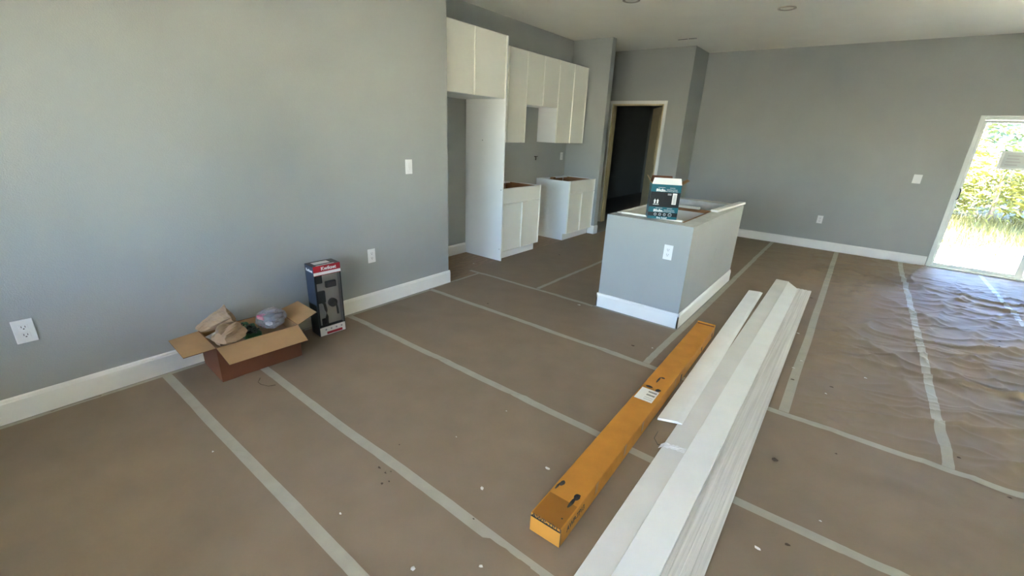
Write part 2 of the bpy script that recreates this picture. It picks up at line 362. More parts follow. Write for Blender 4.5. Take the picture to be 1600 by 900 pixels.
def base(y0, y1, label):
    t = thing('base_cabinet', label, 'cabinet', (-3.63, (y0+y1)/2, 0), 'white base cabinets')
    xb = XK+.002
    for a in (y0, y1-.018):
        # side panel notched for the toe kick
        bm = nb(); pr = [(xb, 0), (XD-.085, 0), (XD-.085, .105), (XD-.022, .105), (XD-.022, .885), (xb, .885)]
        extrude_poly(bm, [(x, a, z) for x, z in pr], (0, .016, 0)); s = mk('side_panel', bm, 'cabside', t)
        bx('inner_lining', (xb+.02, XD-.03, a+.0165 if a == y0 else a-.0035, a+.0195 if a == y0 else a-.0005, .13, .878), 'ply', s)
    bx('back_panel', (xb, xb+.012, y0+.022, y1-.024, .1, .87), 'ply', t)
    bx('back_rail', (xb+.013, xb+.10, y0+.0225, y1-.0225, .868, .885), 'cabside', t)
    bx('corner_block', (xb+.10, xb+.16, y0+.23, y0+.29, .845, .895), 'ply', t)
    bx('bottom', (xb+.013, XD-.03, y0+.022, y1-.024, .105, .121), 'ply', t)
    bx('shelf', (xb+.014, XD-.06, y0+.022, y1-.024, .70, .714), 'ply', t)
    bx('toe_kick', (XD-.085, XD-.073, y0, y1, 0, .105), 'cabside', t)
    bx('face_frame', (XD-.0215, XD-.0205, y0, y1, .105, .885), 'cab', t)
    bx('front_rail', (XD-.045, XD-.022, y0+.02, y1-.022, .86, .885), 'cabside', t)
    ym = (y0+y1)/2
    shaker('drawer_front', t, XD, y0+g, y1-g, .707, .887, drawer=True)
    shaker('door', t, XD, y0+g, ym-g, .112, .698); shaker('door', t, XD, ym+g, y1-g, .112, .698)
base(4.138, 4.925, 'white base cabinet without worktop, standing against the tall fridge panel')
base(5.685, 6.455, 'white base cabinet without worktop, standing beside the wall stub')
bx('filler_strip', (XD-.06, XD-.04, 6.457, YR-.001, .105, .885), 'cabside')
tag(bpy.data.objects['filler_strip'], 'thin white filler strip between base cabinet and wall stub', 'filler')

# plates and wires
def plate(name, label, cat, c, ax, nrm, kind, w=.072, h=.118, group=None):
    c = Vector(c); ax = Vector(ax); n = Vector(nrm); T = frame(c, ax, (0, 0, 1)); s = 1 if T.col[2].to_3d().dot(n) > 0 else -1
    t = thing(name, label, cat, c, group)
    def pc(nm, b, m, par, bev=0):
        bm = nb(); box(bm, b[0], b[1], b[2], b[3], *(sorted((s*b[4], s*b[5]))), bev); return mk(nm, bm, m, par, T)
    pc('cover_plate', (-w/2, w/2, -h/2, h/2, .0003, .006 if kind != 'blank' else .0022), 'white', t, .002 if kind != 'blank' else .0006)
    if kind == 'outlet':
        for z in (-.0215, .0215):
            r = pc('receptacle', (-.017, .017, z-.014, z+.014, .006, .008), 'white', t, .001)
            pc('slot', (-.008, -.0055, z-.001, z+.009, .008, .0084), 'ink', r); pc('slot', (.0055, .008, z-.001, z+.008, .008, .0084), 'ink', r)
            pc('ground_hole', (-.0028, .0028, z-.010, z-.005, .008, .0084), 'ink', r)
    elif kind == 'switch':
        r = pc('rocker', (-.0165, .0165, -.033, .033, .006, .0085), 'white', t, .001)
        pc('rocker_lower', (-.012, .012, -.028, -.004, .0085, .010), 'white', r, .001)
    return t
plate('wall_outlet', 'white outlet on the long wall left of the open carton, away from the lock package', 'outlet', (XL, .091, .470), (0, 1, 0), (1, 0, 0), 'outlet', .078, .125)
plate('wall_outlet', 'white outlet low on the long wall just right of the lock package', 'outlet', (XL, 2.176, .470), (0, 1, 0), (1, 0, 0), 'outlet', .075, .122)
plate('light_switch', 'white rocker switch on the long wall near its end', 'switch', (XL, 2.621, 1.206), (0, 1, 0), (1, 0, 0), 'switch', .075, .125)
plate('wall_outlet', 'small white outlet on the kitchen wall between base and wall cabinets', 'outlet', (XK, 6.355, 1.195), (0, 1, 0), (1, 0, 0), 'outlet')
plate('wall_outlet', 'white outlet low on the far grey wall', 'outlet', (-.366, YF, .455), (1, 0, 0), (0, -1, 0), 'outlet')
plate('light_switch', 'white switch on the far wall beside the sliding door', 'switch', (.592, YF, 1.155), (1, 0, 0), (0, -1, 0), 'switch', .09)
t = thing('range_wire', 'short black cable stub poking from the kitchen wall in the range gap', 'cable', (XK, 5.60, 1.17))
bm = nb(); tube(bm, [(XK, 5.60, 1.20), (XK+.02, 5.60, 1.20), (XK+.03, 5.595, 1.185), (XK+.032, 5.59, 1.15)], .008); mk('cable', bm, 'ink', t, smooth=True)
bm = nb(); tube(bm, [(XK+.02, 5.60, 1.20), (XK+.03, 5.64, 1.205)], .005); mk('wire_end', bm, 'ink', t)

# ------------------------------------------------------------------ island
IX0, IX1, IY0, IY1, IZ = -1.715, -.960, 3.62, 5.44, .88
t = thing('island', 'grey half wall kitchen island without worktop', 'island', ((IX0+IX1)/2, (IY0+IY1)/2, 0))
for nm, b in (('front_wall', (IX0, IX1, IY0, 3.765, 0, IZ)), ('side_wall', (-1.085, IX1, 3.765, IY1, 0, IZ)), ('end_wall', (IX0, -1.085, 5.30, IY1, 0, IZ))):
    bm = nb(); fs = box(bm, *b); fs[5].material_index = 1
    if nm == 'end_wall': fs[2].material_index = 1
    mk(nm, bm, ['wall', 'dry'], t)
for p0, p1, n in (((IX0-.014, IY0), (IX1+.014, IY0), (0, -1)), ((IX1, IY0-.014), (IX1, IY1), (1, 0)), ((IX0, 3.765), (IX0, IY0-.014), (-1, 0))):
    baseboard('skirting', p0, p1, n, None, t)
plate('wall_outlet', 'white outlet on the end of the island', 'outlet', (-1.13, IY0, .643), (1, 0, 0), (0, -1, 0), 'outlet', .074, .125)
plate('blank_plate', 'blank painted cover plate on the long side of the island', 'cover plate', (IX1, 4.55, .49), (0, 1, 0), (1, 0, 0), 'blank', .072, .115)
bpy.data.objects['blank_plate'].children[0].data.materials[0] = M['wall']
t = thing('base_cabinet', 'open topped sink base cabinet fitted inside the island', 'cabinet', (-1.40, 4.21, 0))
cx0, cx1, cy0, cy1 = -1.70, -1.088, 3.768, 4.655
for a, nm in ((cy0, 'side_panel'), (cy1-.018, 'side_panel')):
    s = bx(nm, (cx0, cx1, a, a+.016, 0, IZ), 'ply', t)
bx('back_panel', (cx1-.014, cx1, cy0+.018, cy1-.019, .1, IZ), 'ply', t)
bx('front_rail', (cx0, cx0+.05, cy0+.018, cy1-.019, IZ-.05, IZ+.004), 'cab', t)
bx('top_rail', (cx0+.05, cx1-.015, cy0+.0005, cy0+.03, IZ+.0005, IZ+.014), 'cab', t)
bx('top_rail', (cx0+.25, cx1-.12, cy1-.035, cy1, IZ+.0005, IZ+.022), 'cab', t)
bx('top_rail', (cx0+.05, cx0+.25, cy1-.035, cy1, IZ+.0005, IZ+.012), 'cab', t)
bx('bottom', (cx0, cx1-.015, cy0+.018, cy1-.019, .10, .118), 'lightgrey', t)
bx('inner_lining', (cx0+.052, cx1-.016, cy1-.024, cy1-.0185, .12, IZ-.03), 'cabside', t)
shaker('door', t, cx0-.0005, cy0+.002, (cy0+cy1)/2-g, .112, .87); shaker('door', t, cx0-.0005, (cy0+cy1)/2+g, cy1-.002, .112, .87)
bm = nb(); T = Matrix.Translation((-1.028, 5.06, IZ)) @ Matrix.Rotation(math.radians(-4.2), 4, 'Z')
box(bm, -.034, .034, -.46, .46, .0005, .022, .003); o = mk('trim_offcut', bm, 'board', None, T)
tag(o, 'white trim offcut lying along the top of the island side wall', 'trim board')

# ------------------------------------------------------------------ paper and tape on the floor
def amp(x, y):
    a = .17
    if x > -.3 and y > 2.85: a = min(1, .85+.15*min(1, (x+.3)/.6))
    elif y > 2.85 and x > -1: a = .35
    elif x > -.1: a = .16+.2*min(1, max(0, x-.2))
    if y < 2.85 and x > .3: a = max(a, min(.6, .25+.35*(x-.3)))
    def soft(d, w): return max(0, min(1, d/w))
    a *= soft(YF-.02-y, .15) if x < SX0 else soft(YF-.03-y, 1.2)
    if y > 1.0: a *= soft(max(x+.08, -.75-x, y-5.95), .22)        # trim boards and long box lie here
    a *= soft(max(x-(IX1+.03), IX0-.03-x, IY0-.03-y, y-IY1-.03), .12)
    a *= soft(x-XL-.03, .1)
    return a
def hgt(x, y):
    a = amp(x, y)
    if a <= 0: return 0.0
    p = Vector((x+.35*y*.3, y-.38*x, 0))
    w = noise.noise(Vector((x*.9, y*.9, 3.1)))*.35
    n1 = 1-abs(noise.noise(Vector((p.x*.75+w, p.y*2.6+w, 1.7))))*2.0
    n2 = 1-abs(noise.noise(Vector((p.x*1.5+w, p.y*5.5+2*w, 5.2))))*2.0
    n3 = 1-abs(noise.noise(Vector((x*2.6+w, y*.9-.7*x+w, 9.4))))*2.2
    n4 = 1-abs(noise.noise(Vector((x*3.2+2*w, y*5.0+.9*x, 12.7))))*2.4
    n5 = 1-abs(noise.noise(Vector((p.x*1.1+4, p.y*1.3+w, 21.3))))*2.0
    s = .026*max(0, n1)**7+.012*max(0, n2)**5+.018*max(0, n3)**6+.009*max(0, n4)**4+.018*max(0, n5)**9+.003*(1+noise.noise(Vector((x*4, y*13, 2))))
    return a*s
def paper(x0, x1, y0, y1, label):
    st = .018 if y0 > 2.5 and x0 > -1 else .05
    nx = max(2, int((x1-x0)/st)); ny = max(2, int((y1-y0)/(st*.7)))
    bm = nb(); gr = [[bm.verts.new((x0+(x1-x0)*i/nx, y0+(y1-y0)*j/ny, .0012+hgt(x0+(x1-x0)*i/nx, y0+(y1-y0)*j/ny))) for i in range(nx+1)] for j in range(ny+1)]
    for j in range(ny):
        for i in range(nx): bm.faces.new((gr[j][i], gr[j][i+1], gr[j+1][i+1], gr[j+1][i]))
    o = mk('floor_paper', bm, 'paper', smooth=True); tag(o, label, 'floor paper', 'brown protective paper sheets on the floor')
PX1 = XR-.02
paper(-3.185, PX1, YB+.02, .599, 'brown floor paper sheet running beneath the added front window')
paper(-3.185, PX1, .601, 1.029, 'narrow brown floor paper sheet under the open carton')
paper(-3.185, PX1, 1.031, 1.889, 'brown floor paper sheet under the lock package')
paper(-3.185, PX1, 1.891, 2.809, 'brown floor paper sheet under the labelled stretch of the long box')
paper(-3.20, -.921, 2.811, 3.569, 'brown floor paper sheet between the wall end and the island')
paper(-3.385, -2.401, 3.571, 6.43, 'brown floor paper sheet along the kitchen base cabinets')
paper(-3.26, -2.401, 6.432, 7.55, 'brown floor paper sheet in front of the dark doorway')
paper(-2.399, -1.735, 3.571, 7.55, 'brown floor paper sheet between island and kitchen cabinets')
paper(-1.733, -.921, 5.46, 8.25, 'brown floor paper sheet between the island and the far wall')
paper(-2.42, -1.735, 7.555, 8.25, 'small brown floor paper sheet in the far corner by the hall')
paper(-.919, -.041, 2.811, 8.25, 'brown floor paper sheet under the far ends of the trim boards')
paper(-.039, .699, 2.811, 8.25, 'wrinkled brown floor paper sheet right beside the trim boards')
paper(.701, 1.529, 2.811, 8.25, 'wrinkled brown floor paper sheet leading to the sliding door handle')
paper(1.531, 2.5, 2.811, 8.25, 'wrinkled brown floor paper sheet before the middle of the sliding door')
paper(2.502, PX1, 2.811, 8.25, 'wrinkled brown floor paper sheet by the side wall')
def tape(axis, c, a0, a1, label, w=.05, lift=.0008):
    bm = nb(); n = max(2, int((a1-a0)/.014)); k = 6; ph = random.random()*9
    rows = []
    for j in range(n+1):
        s = a0+(a1-a0)*j/n; cc = c+.006*noise.noise(Vector((s*1.3, ph, 0)))
        row = []
        for i in range(k+1):
            q = cc-w/2+w*i/k; x, y = (s, q) if axis == 'x' else (q, s)
            row.append(bm.verts.new((x, y, .0012+hgt(x, y)+lift+.0022*min(1, 3*amp(x, y)))))
        rows.append(row)
    for j in range(n):
        for i in range(k): bm.faces.new((rows[j][i], rows[j][i+1], rows[j+1][i+1], rows[j+1][i]))
    bmesh.ops.recalc_face_normals(bm, faces=bm.faces[:])
    o = mk('masking_tape', bm, 'tape'); tag(o, label, 'tape', 'beige tape strips on the floor paper')
tape('y', -3.168, YB+.03, 2.80, 'thin beige tape strip running along the foot of the long wall', .03, .0004)
tape('x', .597, -3.15, 3.4, 'beige tape strip meeting the wall left of the open carton')
tape('x', 1.028, -3.15, 3.4, 'beige tape strip starting beneath the open carton')
tape('x', 1.89, -3.15, 3.4, 'beige tape strip starting right of the lock package')
tape('x', 2.812, -3.17, 3.4, 'beige tape strip from the wall end passing in front of the island')
tape('y', -3.19, 2.83, 3.56, 'short beige tape strip at the edge of the bare wood alcove', .03, .0004)
tape('x', 3.57, -3.33, IX0-.02, 'beige tape strip from the alcove to the island corner', .042)
tape('y', -2.40, 3.6, 7.5, 'beige tape strip between island and kitchen cabinets', .042)
tape('y', -.911, 2.84, 8.2, 'beige tape strip running along the side of the island')
tape('y', -.04, 2.84, 8.2, 'beige tape strip just right of the trim boards', .055)
tape('y', .70, 2.84, 8.2, 'beige tape strip rippling up to the end of the far baseboard', .05)
tape('y', 1.53, 2.84, 8.2, 'beige tape strip reaching the glass of the sliding door', .045)

# ------------------------------------------------------------------ trim boards
def board(name, nl, nr, fl_, fr, label, prof='face', group='white trim boards on the floor', m='board', th=.0145):
    nl, nr, fl_, fr = map(Vector, (nl, nr, fl_, fr))
    if prof == 'face':     # u across, t thickness fraction
        pts = [(0, 0), (1, 0), (1, .35), (.965, .55), (.93, .62), (.86, .72), (.80, 1), (.015, 1), (0, .92)]
    elif prof == 'plain':
        pts = [(0, 0), (1, 0), (1, .93), (.992, 1), (.008, 1), (0, .93)]
    else:
        pts = [(0, 0), (1, 0), (1, .9), (.94, 1), (.80, 1), (.79, .8), (.70, .8), (.69, 1), (.55, 1), (.54, .82), (.45, .82), (.44, 1), (.30, 1), (.29, .8), (.20, .8), (.19, 1), (.01, 1), (0, .9)]
    bm = nb(); n = 14; rows = []
    for j in range(n+1):
        f = j/n; L = nl.lerp(fl_, f); R_ = nr.lerp(fr, f); ax = (R_-L); up = (fl_-nl).cross(ax).normalized()
        if up.z < 0: up = -up
        rows.append([bm.verts.new(L+ax*u+up*(v*th)) for u, v in pts])
    k = len(pts)
    for j in range(n):
        for i in range(k): bm.faces.new((rows[j][i], rows[j][(i+1) % k], rows[j+1][(i+1) % k], rows[j+1][i]))
    bm.faces.new(rows[0]); bm.faces.new(rows[-1]); bmesh.ops.recalc_face_normals(bm, faces=bm.faces[:])
    o = mk(name, bm, m); tag(o, label, 'trim board', group); return o
zb = .0032
def ln(x0, y0, x1, y1, y): return x0+(x1-x0)*(y-y0)/(y1-y0)
AL = lambda y: ln(-.485, 1.09, -.520, 5.87, y)
board('trim_board', (AL(.75), .75, zb), (AL(.75)+.133, .75, zb), (AL(5.87), 5.87, zb), (AL(5.87)+.133, 5.87, zb), 'long white trim board wrapped with a band of plastic film', 'plain', m='board_greyer')
CR = lambda y: ln(-.1105, 1.40, -.146, 5.66, y)
board('trim_board', (CR(.8)-.135, .8, zb), (CR(.8), .8, zb), (CR(5.66)-.135, 5.66, zb), (CR(5.66), 5.66, zb), 'trim board lying face down with its dirty grooved back up', 'back', m='board_back', th=.0135)
BL = lambda y: ln(-.375, 1.165, -.389, 5.80, y)
BR = lambda y: ln(-.238, 1.28, -.272, 5.55, y)
z2 = zb+.0152
board('trim_board', (BL(.72), .72, z2), (BR(.76), .76, z2), (BL(5.80), 5.80, z2), (BR(5.57), 5.57, z2), 'long clean white trim board resting across the boards either side of it', 'plain')
board('trim_board', (-.600, 2.235, zb+.0015), (-.470, 2.262, zb+.0165), (-.684, 5.17, zb), (-.553, 5.21, zb), 'shorter white trim board lying tilted beside the long cardboard box', 'face')
# film band
bm = nb(); yb_ = 2.02; rows = []
for j in range(7):
    y = yb_-.022+.044*j/6; x0 = AL(y)-.004; x1 = AL(y)+.108
    row = []
    for i in range(16):
        u = i/15
        if u < .08: p = (x0-.012, y, .004)
        else: p = (x0+(x1-x0)*(u-.08)/.92, y+.03*u, zb+.0155+.007*max(0, noise.noise(Vector((u*14, j*1.1, 3))))+.004*random.random())
        row.append(bm.verts.new(p))
    rows.append(row)
for j in range(6):
    for i in range(15): bm.faces.new((rows[j][i], rows[j][i+1], rows[j+1][i+1], rows[j+1][i]))
o = mk('plastic_film', bm, 'wrapfilm', smooth=False); tag(o, 'crinkled clear plastic film band around the outer trim board', 'plastic film')

# ------------------------------------------------------------------ long cardboard box
ang = math.atan2(.072, 2.52)
T = Matrix.Translation((-.664, 1.162, .0034)) @ Matrix.Rotation(ang, 4, 'Z')
bw, bh, bl = .142, .088, 2.52
t = thing('long_box', 'long narrow brown cardboard box taped at the near end', 'box', T.translation)
bm = nb(); box(bm, -bw/2, bw/2, 0, bl, 0, bh, .002); body = mk('carton', bm, 'kraft', t, T)
def lb(name, b, m, par=t, bev=0): 
    bm_ = nb(); box(bm_, *b, bev); return mk(name, bm_, m, par, T)
lb('end_tape', (-bw/2+.006, bw/2-.006, -.0005, .14, bh, bh+.0006), 'kraft_tape')
lb('end_flap', (-bw/2+.002, bw/2-.001, -.004, -.0005, .001, bh-.014), 'kraft')
lb('flap_gap', (-bw/2+.003, bw/2-.002, -.0046, -.0005, bh-.0135, bh-.0105), 'ink')
lb('corner_gap', (bw/2-.002, bw/2+.0006, -.003, -.0005, .004, bh-.014), 'ink')
sl = lb('shipping_label', (-.062, .044, 1.075, 1.215, bh, bh+.0006), 'label')
for i, (y, dk) in enumerate(((1.187, 1), (1.150, 1), (1.118, 0), (1.098, 0))):
    for j in range(9): lb('barcode_line', (-.012+j*.0055, -.0085+j*.0055, y-.008 if dk else y-.003, y+.008 if dk else y+.003, bh+.0006, bh+.0009), 'ink' if dk else 'grey', sl)
for y, w_ in ((.30, .03), (.62, .03), (.86, .03), (1.45, .012)):
    lb('side_tape', (bw/2, bw/2+.0006, y, y+w_, .028 if w_ > .02 else .02, bh), 'kraft_tape')
for (x, y, sx_, sy_) in ((-.050, .215, .010, .018), (-.058, .19, .005, .022), (.040, .185, .014, .020), (.036, .145, .008, .035), (-.030, 1.245, .022, .013), (.028, 1.235, .015, .02), (-.012, 1.36, .006, .04), (.004, 1.40, .012, .010), (.045, .05, .004, .004)):
    bm = nb(); n = 12; ph = random.random()*9
    vv = [bm.verts.new((x+sx_*math.cos(a)*(1+.35*noise.noise(Vector((math.cos(a)*2, math.sin(a)*2, ph)))), y+sy_*math.sin(a)*(1+.35*noise.noise(Vector((math.cos(a)*2, math.sin(a)*2, ph+5)))), bh+.0008)) for a in [2*math.pi*i/n for i in range(n)]]
    bm.faces.new(vv); mk('smudge', bm, 'grime', t, T)
for y in (1.58, 2.1, 2.42): lb('side_scuff', (bw/2, bw/2+.0005, y, y+.03, .004 if y < 2 else .02, bh*.6), 'grime')
lb('far_flap', (-bw/2+.006, bw/2-.004, bl-.035, bl-.012, bh, bh+.0007), 'carton_out'); lb('far_lip', (-bw/2+.001, bw/2-.001, bl-.004, bl+.001, bh-.002, bh+.010), 'kraft')
text('printed_text', 'AWP-TP13', .042, T @ frame((bw/2+.0004, .125, .048), (0, 1, 0), (0, 0, 1)), 'ink', t, .0006, .78)
text('printed_text', 'AWP-TP13', .026, T @ frame((.004, -.0008, bh-.006), (1, 0, 0), (0, 0, 1)), 'ink', t, .0004, 1.15)

# ------------------------------------------------------------------ teal carton on the island
T = Matrix.Translation((-1.292, 3.775, IZ+.0148)) @ Matrix.Rotation(math.radians(27), 4, 'Z')
W2, D2, H2 = .118, .085, .285
t = thing('fan_carton', 'open teal and black carton standing on the island', 'carton', T.translation)
def cb(name, b, m, par=None, bev=0, label=None):
    bm_ = nb(); box(bm_, *b, bev); return mk(name, bm_, m, par or t, T, label=label)
cb('front_panel', (-W2, W2, -D2, -D2+.003, 0, H2), 'blackbox'); cb('back_panel', (-W2, W2, D2-.003, D2, 0, H2), 'blackbox')
cb('side_panel', (-W2, -W2+.003, -D2+.003, D2-.003, 0, H2), 'blackbox'); cb('side_panel', (W2-.003, W2, -D2+.003, D2-.003, 0, H2), 'blackbox')
cb('bottom', (-W2+.003, W2-.003, -D2+.003, D2-.003, 0, .003), 'carton_in')
cb('inner_lining', (-W2+.003, W2-.003, D2-.0045, D2-.003, .01, H2), 'carton_in'); cb('inner_lining', (-W2+.003, -W2+.0045, -D2+.004, D2-.005, .01, H2), 'carton_in')
yf = -D2-.0006
for z0, z1 in ((H2-.062, H2), (.055, .100), (0, .022)):
    cb('teal_band', (-W2-.0004, W2+.0004, yf, -D2, z0, z1), 'teal'); cb('teal_band', (-W2-.0006, -W2, -D2, D2, z0, z1), 'teal')
def flap(name, a, b, dirv, m, length):
    a, b, dv = Vector(a), Vector(b), Vector(dirv).normalized()*length
    e = (b-a).normalized()*.012; nrm = (b-a).cross(dv).normalized()*.003
    bm_ = nb(); extrude_poly(bm_, [a, b, b+dv-e, a+dv+e], nrm); return mk(name, bm_, m, t, T)
flap('flap', (-W2, -D2, H2), (W2, -D2, H2), (0, .05, .5), 'label', .052)
flap('flap', (-W2, D2, H2), (W2*.62, D2, H2), (0, .25, .5), 'carton_out', .06)
flap('flap', (W2, -D2+.01, H2), (W2, D2-.01, H2), (.75, 0, .5), 'carton_in', .07)
flap('flap', (-W2, -D2+.01, H2), (-W2, D2-.01, H2), (-.5, 0, .8), 'carton_in', .075)
F2 = lambda x, z: T @ frame((x, yf-.0004, z), (1, 0, 0), (0, 0, 1))
for zc in (H2-.048, .069):
    text('printed_text', '80cfm', .030, F2(-.042, zc), 'white', t, .0012)
    text('printed_text', 'VENTILATION', .0135, F2(.046, zc+.006), 'lightgrey', t, .0002); text('printed_text', 'BATHROOM FAN', .0125, F2(.046, zc-.006), 'lightgrey', t, .0002)
    cb('print_line', (-.065, -.008, yf-.0005, yf, zc+.020, zc+.0235), 'lightgrey'); cb('print_line', (.028, .070, yf-.0005, yf, zc+.020, zc+.0235), 'lightgrey')
text('printed_text', 'Easy Install', .019, F2(-.004, .0105), 'white', t, .0004)
cb('barcode_label', (.058, .092, yf-.0005, yf, .125, .217), 'label')
for i in range(13): cb('barcode_line', (.065, .086, yf-.0009, yf-.0005, .133+i*.0058, .1355+i*.0058), 'grey')
for x in (-.078, -.055):
    bm = nb(); pts = [(x-.006, yf-.0006, .128), (x+.006, yf-.0006, .128), (x+.006, yf-.0006, .148), (x+.010, yf-.0006, .148), (x, yf-.0006, .166), (x-.010, yf-.0006, .148), (x-.006, yf-.0006, .148)]
    bm.faces.new([bm.verts.new(p) for p in pts]); mk('arrow_up', bm, 'white', t, T)
cb('arrow_base', (-.09, -.043, yf-.0006, yf, .118, .122), 'white')
cb('check_box', (.018, .048, yf-.0005, yf, .199, .214), 'grey')
for x in (-.060, -.022, .015, .058):
    bm = nb(); cyl(bm, (x, yf-.0003, .038), .0115 if x < .05 else .015, .0006, 'y', 16); ic = mk('icon', bm, 'lightgrey', t, T)
    bm = nb(); cyl(bm, (x, yf-.0008, .037), .008 if x < .05 else .011, .0004, 'y', 16); mk('icon_centre', bm, 'blackbox', ic, T)
    cb('icon_line', (x-.006, x+.006, yf-.0014, yf-.001, .034, .0365), 'lightgrey', ic)

# ------------------------------------------------------------------ lock package beside the wall
T = Matrix.Translation((-2.957, 1.62, .0022)) @ Matrix.Rotation(math.radians(-2.6), 4, 'Z')
PW, PD, PH = .104, .128, .558        # half width (y), depth (x from -PD to 0), height
t = thing('lock_package', 'tall black window package with door handle set and red header', 'package', T.translation)
def pk(name, b, m, par=None, bev=0, label=None):
    bm_ = nb(); box(bm_, *b, bev); return mk(name, bm_, m, par or t, T, label=label)
pk('back_panel', (-PD, -PD+.003, -PW, PW, 0, PH), 'blackbox'); pk('top_panel', (-PD, 0, -PW, PW, PH-.003, PH), 'blackbox'); pk('bottom_panel', (-PD, 0, -PW, PW, 0, .003), 'blackbox')
pk('side_panel', (-PD, 0, -PW, -PW+.003, .003, PH-.003), 'navy'); pk('side_panel', (-PD, 0, PW-.003, PW, .003, PH-.003), 'navy')
pk('side_print', (-PD+.02, -.0005, -PW-.0006, -PW, .0, .25), 'blackbox')
pk('header', (-.003, 0, -PW+.003, PW-.003, .483, PH-.003), 'red', label='red header panel'); pk('header_stripe', (0, .0008, -PW, PW, .488, .510), 'label')
pk('header_red', (0, .0007, -PW, PW, .510, PH), 'red')
pk('footer', (-.003, 0, -PW+.003, PW-.003, .003, .070), 'label', label='white footer panel'); pk('footer_print', (0, .0007, -.05, .075, .008, .028), 'red')
for i in range(4):
    bm = nb(); cyl(bm, (.0006, -.055+i*.042, .048), .0075, .0008, 'x', 14); mk('icon', bm, 'grey', t, T)
pk('corner_strip', (-.003, 0, -PW+.003, -PW+.014, .070, .483), 'blackbox'); pk('corner_strip', (-.003, 0, PW-.009, PW-.003, .070, .483), 'blackbox')
pk('window', (-.002, -.001, -PW+.014, PW-.009, .070, .483), 'film')
pk('insert_card', (-.050, -.047, -PW+.004, PW-.004, .07, .483), 'label', label='light grey insert card'); pk('insert_side', (-.047, -.004, PW-.006, PW-.0035, .07, .483), 'lightgrey')
pk('top_label', (-.105, -.045, -.07, .05, PH, PH+.0007), 'label'); pk('top_print', (-.02, -.008, -.075, .065, PH, PH+.0006), 'label')
pk('lock_body', (-.047, -.018, -PW+.010, -PW+.070, .415, .480), 'black', bev=.004, label='black deadbolt housing')
kp = pk('keypad', (-.047, -.022, -.008, .074, .368, .418), 'black', bev=.004, label='black keypad'); pk('keypad_glass', (-.0219, -.021, .0, .066, .376, .410), 'darkmetal', kp)
es = pk('escutcheon', (-.047, -.025, -PW+.016, -.018, .255, .350), 'black', bev=.005, label='black handle plate')
bm = nb(); tube(bm, [T @ Vector(p) for p in ((-.035, -.045, .26), (-.022, -.036, .25), (-.012, -.032, .20), (-.012, -.030, .15), (-.022, -.034, .10), (-.035, -.040, .085))], .010); mk('pull_grip', bm, 'black', t, smooth=True)
pk('handle_foot', (-.047, -.028, -PW+.045, -.012, .072, .125), 'black', bev=.004)
bm = nb(); cyl(bm, (-.036, .036, .240), .034, .022, 'x', 28); kn = mk('lever_rose', bm, 'black', t, T)
bm = nb(); tube(bm, [T @ Vector(p) for p in ((-.026, .042, .24), (-.02, .055, .225), (-.018, .060, .19), (-.02, .063, .145))], .008); mk('lever', bm, 'black', kn, smooth=True)
text('printed_text', 'Kwikset', .036, T @ frame((.0010, .012, .533), (0, 1, 0), (0, 0, 1)), 'white', t, .0010)
text('printed_text', 'Kwikset', .030, T @ frame((-.062, -PW-.0006, .520), (1, 0, 0), (0, 0, 1)), 'white', t, .0010)

# ------------------------------------------------------------------ open carton by the wall
ra = math.radians(-2.9)
T = Matrix.Translation((-2.971, 1.045, .0034)) @ Matrix.Rotation(ra, 4, 'Z')
BX, BY, BZ = .168, .246, .235
t = thing('open_carton', 'open brown cardboard carton with spread flaps on the floor', 'carton', T.translation)
def ob(name, b, m, par=None):
    bm_ = nb(); box(bm_, *b); return mk(name, bm_, m, par or t, T)
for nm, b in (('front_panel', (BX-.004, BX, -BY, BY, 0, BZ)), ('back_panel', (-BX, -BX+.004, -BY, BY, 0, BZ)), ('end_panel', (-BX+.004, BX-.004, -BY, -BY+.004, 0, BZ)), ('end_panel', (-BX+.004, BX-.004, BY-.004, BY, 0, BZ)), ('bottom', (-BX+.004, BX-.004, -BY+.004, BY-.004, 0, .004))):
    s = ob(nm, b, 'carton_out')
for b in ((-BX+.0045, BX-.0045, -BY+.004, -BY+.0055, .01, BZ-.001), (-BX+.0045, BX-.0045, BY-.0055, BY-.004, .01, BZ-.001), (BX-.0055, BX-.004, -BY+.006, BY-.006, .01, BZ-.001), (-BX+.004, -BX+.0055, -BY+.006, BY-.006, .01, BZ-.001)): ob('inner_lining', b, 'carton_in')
def oflap(a, b, dv, m=('carton_in', 'carton_out'), inn=.012):
    a, b, dv = Vector(a), Vector(b), Vector(dv); e = (b-a).normalized()*inn
    n = (b-a).cross(dv).normalized()
    if n.z < 0: n = -n
    bm_ = nb(); pts = [a, b, b+dv-e, a+dv+e]
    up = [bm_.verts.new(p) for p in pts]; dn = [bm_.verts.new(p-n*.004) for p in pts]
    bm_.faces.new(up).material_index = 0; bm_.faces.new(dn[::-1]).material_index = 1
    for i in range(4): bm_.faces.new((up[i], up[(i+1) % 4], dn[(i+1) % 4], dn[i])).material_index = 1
    bmesh.ops.recalc_face_normals(bm_, faces=bm_.faces[:])
    return mk('flap', bm_, m, t, T)
oflap((BX, -BY+.002, BZ), (BX, BY-.002, BZ), (.157, 0, -.055))
oflap((-BX, -BY, BZ), (BX, -BY, BZ), (0, -.163, -.008))
oflap((-BX, BY, BZ), (BX-.004, BY, BZ), (0, .145, .045), inn=.02)
oflap((-BX-.001, -BY+.004, BZ), (-BX-.001, BY-.004, BZ), (-.018, 0, -.150))
